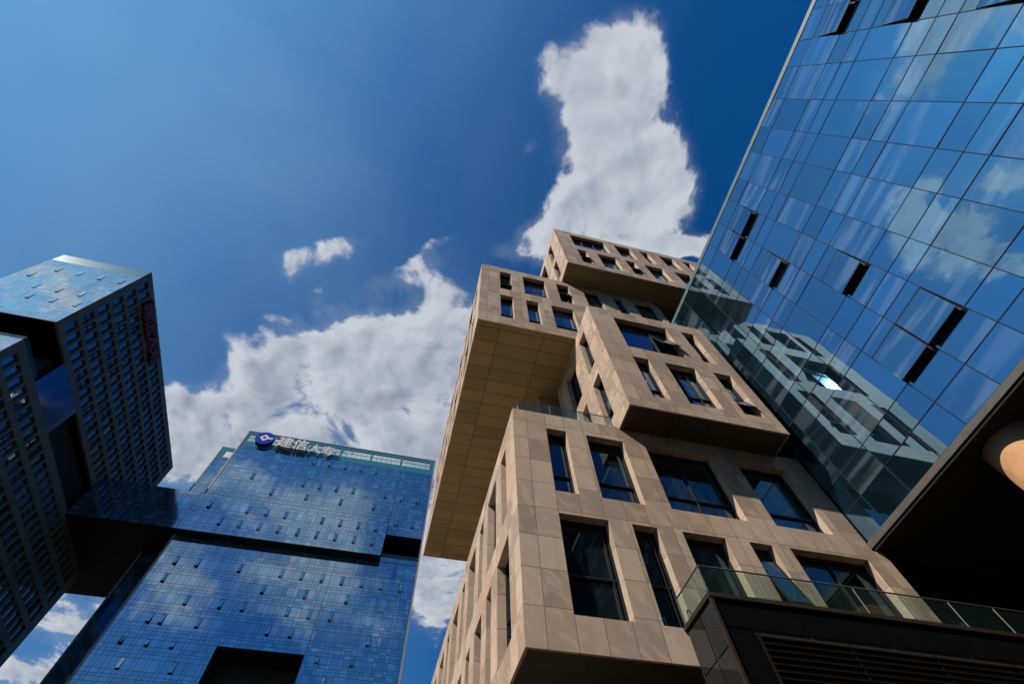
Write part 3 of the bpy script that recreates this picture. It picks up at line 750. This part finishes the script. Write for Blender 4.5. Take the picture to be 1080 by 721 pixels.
def character(ch, parent, name, m, x, y, z, h, ext, rot):
    cu = bpy.data.curves.new(name, 'FONT'); cu.body = ch; cu.extrude = ext / h; cu.resolution_u = 2; cu.offset = .012
    tmp = bpy.data.objects.new('tmp', cu); COL.objects.link(tmp)
    dg = bpy.context.evaluated_depsgraph_get(); dg.update()
    me = bpy.data.meshes.new_from_object(tmp.evaluated_get(dg)); bpy.data.objects.remove(tmp)
    me.transform(Matrix.Translation((x, y, z)) @ rot @ Matrix.Scale(h, 4))
    me.materials.clear(); me.materials.append(M[m])
    o = bpy.data.objects.new(name, me); COL.objects.link(o); o.parent = parent; o.matrix_parent_inverse = PINV[parent.name]
    return o
R1 = Matrix.Rotation(math.pi / 2, 4, 'X')
for ch_, x, h, ext in (("建", -40.3, 4.3, .55), ("信", -36.1, 4.3, .55), ("人", -31.8, 3.7, .12), ("寿", -28.2, 3.7, .12)):
    character(ch_, rs, 'character', 'white', x, 99.1, 105.2, h, ext, R1)
fr_ = MB()
for z in (106.4, 109.6): fr_.box(-40.6, -24.0, 99.2, 99.3, z, z + .1)
for k in range(9): fr_.box(-40.4 + 2 * k, -40.3 + 2 * k, 99.3, 99.98, 106.3, 106.4)
fr_.build('support_frame', 'frame', rs)

# ------------------------------------------------------------------ dark bridge block between the two towers
br = thing('sky_bridge', 'black bridge block high up spanning from the dark grid tower to the blue tower', 'bridge', (-60, 107, 74.7))
b_ = MB(); b_.box(-70.98, -49.02, SY + .15, 118.04, 74.7, 85.0); b_.box(-84, -49.02, 118.05, 125.7, 74.7, 85.0); b_.build('body', 'black_soffit', br)
facade(br, SF, -70.95, -49.05, 74.7, 85.0, 81.0, 4.1, [], [(-51.5, 81.0)], .0018, 'far_glass', 0)

# ------------------------------------------------------------------ dark tower with a grid of deep windows
dt = thing('grid_tower', 'dark brown tower with a tight grid of small windows and a red sign', 'building', (-80, 87, -1.6))
DX, DY0, DY1 = -71.0, 56.0, 118.0
DR = right(DX)
db = MB(); db.box(-90, DX - .5, DY0 + .3, DY1, 82.4, 109.7); db.box(-90, DX - .5, DY0 + .3, DY1, -1.6, 75.4)
db.box(-90, DX - 2.0, 65.0, DY1 - .4, 75.4, 82.4); db.build('body', 'black', dt)
wy = [57.75 + 2.25 * k for k in range(27)]
up = [83.8 + 4.25 * k for k in range(6)]; lo = [70.7 - 4.25 * k for k in range(15)]
gcl = MB(); uh = []; lhh = []
for yy in wy:
    if yy + 1.6 > DY1 - .3: continue
    for z in up: uh.append((yy, yy + 1.68, z, z + 3.2))
    for z in lo: lhh.append((yy, yy + 1.68, z, z + 3.0))
wall(gcl, DR, DY0, DY1, 82.4, 110, uh, .45); wall(gcl, DR, DY0, DY1, 10, 75.5, lhh, .45)
gcl.quad((DX, DY0, 82.4), (-90, DY0, 82.4), (-90, DY1, 82.4), (DX, DY1, 82.4)); gcl.quad((DX, DY0, 75.5), (-90, DY0, 75.5), (-90, DY1, 75.5), (DX, DY1, 75.5))
gcl.quad((DX, DY0, 110), (-90, DY0, 110), (-90, DY1, 110), (DX, DY1, 110)); gcl.quad((DX, DY1, 10), (-90, DY1, 10), (-90, DY1, 110), (DX, DY1, 110))
gcl.build('window_grid_wall', 'grid_clad', dt)
key = lambda h: -shown(DR(h[0], h[2]))
allh = sorted(uh + lhh, key=key); rest = MB()
for i, (a, b, c, d) in enumerate(allh):
    mb = MB() if i < 100 else rest
    tilt_quad(mb, DR, a, b, c, d, .43, .006, rp(), 0)
    if rnd.random() < .3:
        u = a + (b - a) * rnd.choice((.35, .5)); mb.obox(DR, u - .05, u + .05, c, d, .34, .42, 1)
        z = c + (d - c) * .45; mb.obox(DR, a, b, z - .06, z + .06, .33, .41, 1)
    if i < 100: mb.build('window', ['grid_glass', 'frame'], dt)
o = rest.build('window', ['grid_glass', 'frame'], dt); o['kind'] = 'stuff'
DF = front(DY0)
facade(dt, DF, -89.9, DX - .1, 82.4, 106.5, 101.5, 4.25, [], [(-73.1, 101.5), (-77.3, 101.5), (-81.6, 101.5), (-85.8, 101.5), (-75.2, 93), (-79.45, 93), (-83.7, 93), (-73.1, 88.75), (-77.3, 88.75), (-81.6, 88.75), (-87.95, 97.25)], .0015, 'front_glass', 0, a=-75.2, mull='pale_mullion')
facade(dt, DF, -89.9, DX - .1, 45, 75.4, 71.5, 4.25, [], [], .0015, 'front_glass', 0, a=-75.2, mull='pale_mullion')
pf = MB(); pf.box(-89.9, DX - .1, DY0 + .01, DY0 + .4, 106.5, 110.0); pf.build('parapet', 'teal', dt)
lk = MB()
for k in range(5): tilt_quad(lk, DR, 65.05 + 2.4 * k, 65.05 + 2.4 * k + 2.37, 75.52, 82.38, .02, .0015, rp())
lk.build('link_glazing', 'link_glass', dt)
rg = MB(); rg.obox(DR, 56.2, 64.9, 75.5, 76.7, .3, .34); rg.obox(front(DY0), -90, -71.4, 75.5, 76.7, .3, .34); rg.build('terrace_railing', 'clear', dt)

rsn = thing('red_sign', 'row of large red characters along the dark grid tower roofline', 'sign', (DX + .6, 71, 104.6))
R2 = Matrix.Rotation(math.pi / 2, 4, 'Z') @ Matrix.Rotation(math.pi / 2, 4, 'X')
for k, ch_ in enumerate("建信人寿"): character(ch_, rsn, 'character', 'red', DX + .55, 62.3 + 4.2 * k, 104.9, 4.5, .35, R2)
rf_ = MB()
for z in (105.2, 108.8): rf_.box(DX + .05, DX + .15, 62, 79.2, z, z + .12)
rf_.build('support_frame', 'frame', rsn)

# ------------------------------------------------------------------ office block across the plaza, seen mirrored in the stone building's windows
ob_ = thing('opposite_block', 'dark office block across the plaza, mirrored in the lower stone windows', 'building', (30, -34, -1.6))
o1 = MB(); wh = [(2.5 + 3.6 * k, 4.7 + 3.6 * k, 3 + 4 * j, 5.4 + 4 * j) for k in range(15) for j in range(9)]
pl_b = lambda u, w, n=0.0: (u, -20 - n, w)
wall(o1, pl_b, -14, 75, -1.6, 43, wh, .3); o1.box(-14, 75, -45, -20.35, -1.6, 42.9); o1.box(12, 30, -40, -24, 43, 46.5)
o1.build('wall', 'black', ob_)
o2 = MB()
for h in wh: o2.quad(pl_b(h[0], h[2], .29), pl_b(h[1], h[2], .29), pl_b(h[1], h[3], .29), pl_b(h[0], h[3], .29), 0, rp())
o2.build('window_glazing', 'black', ob_)
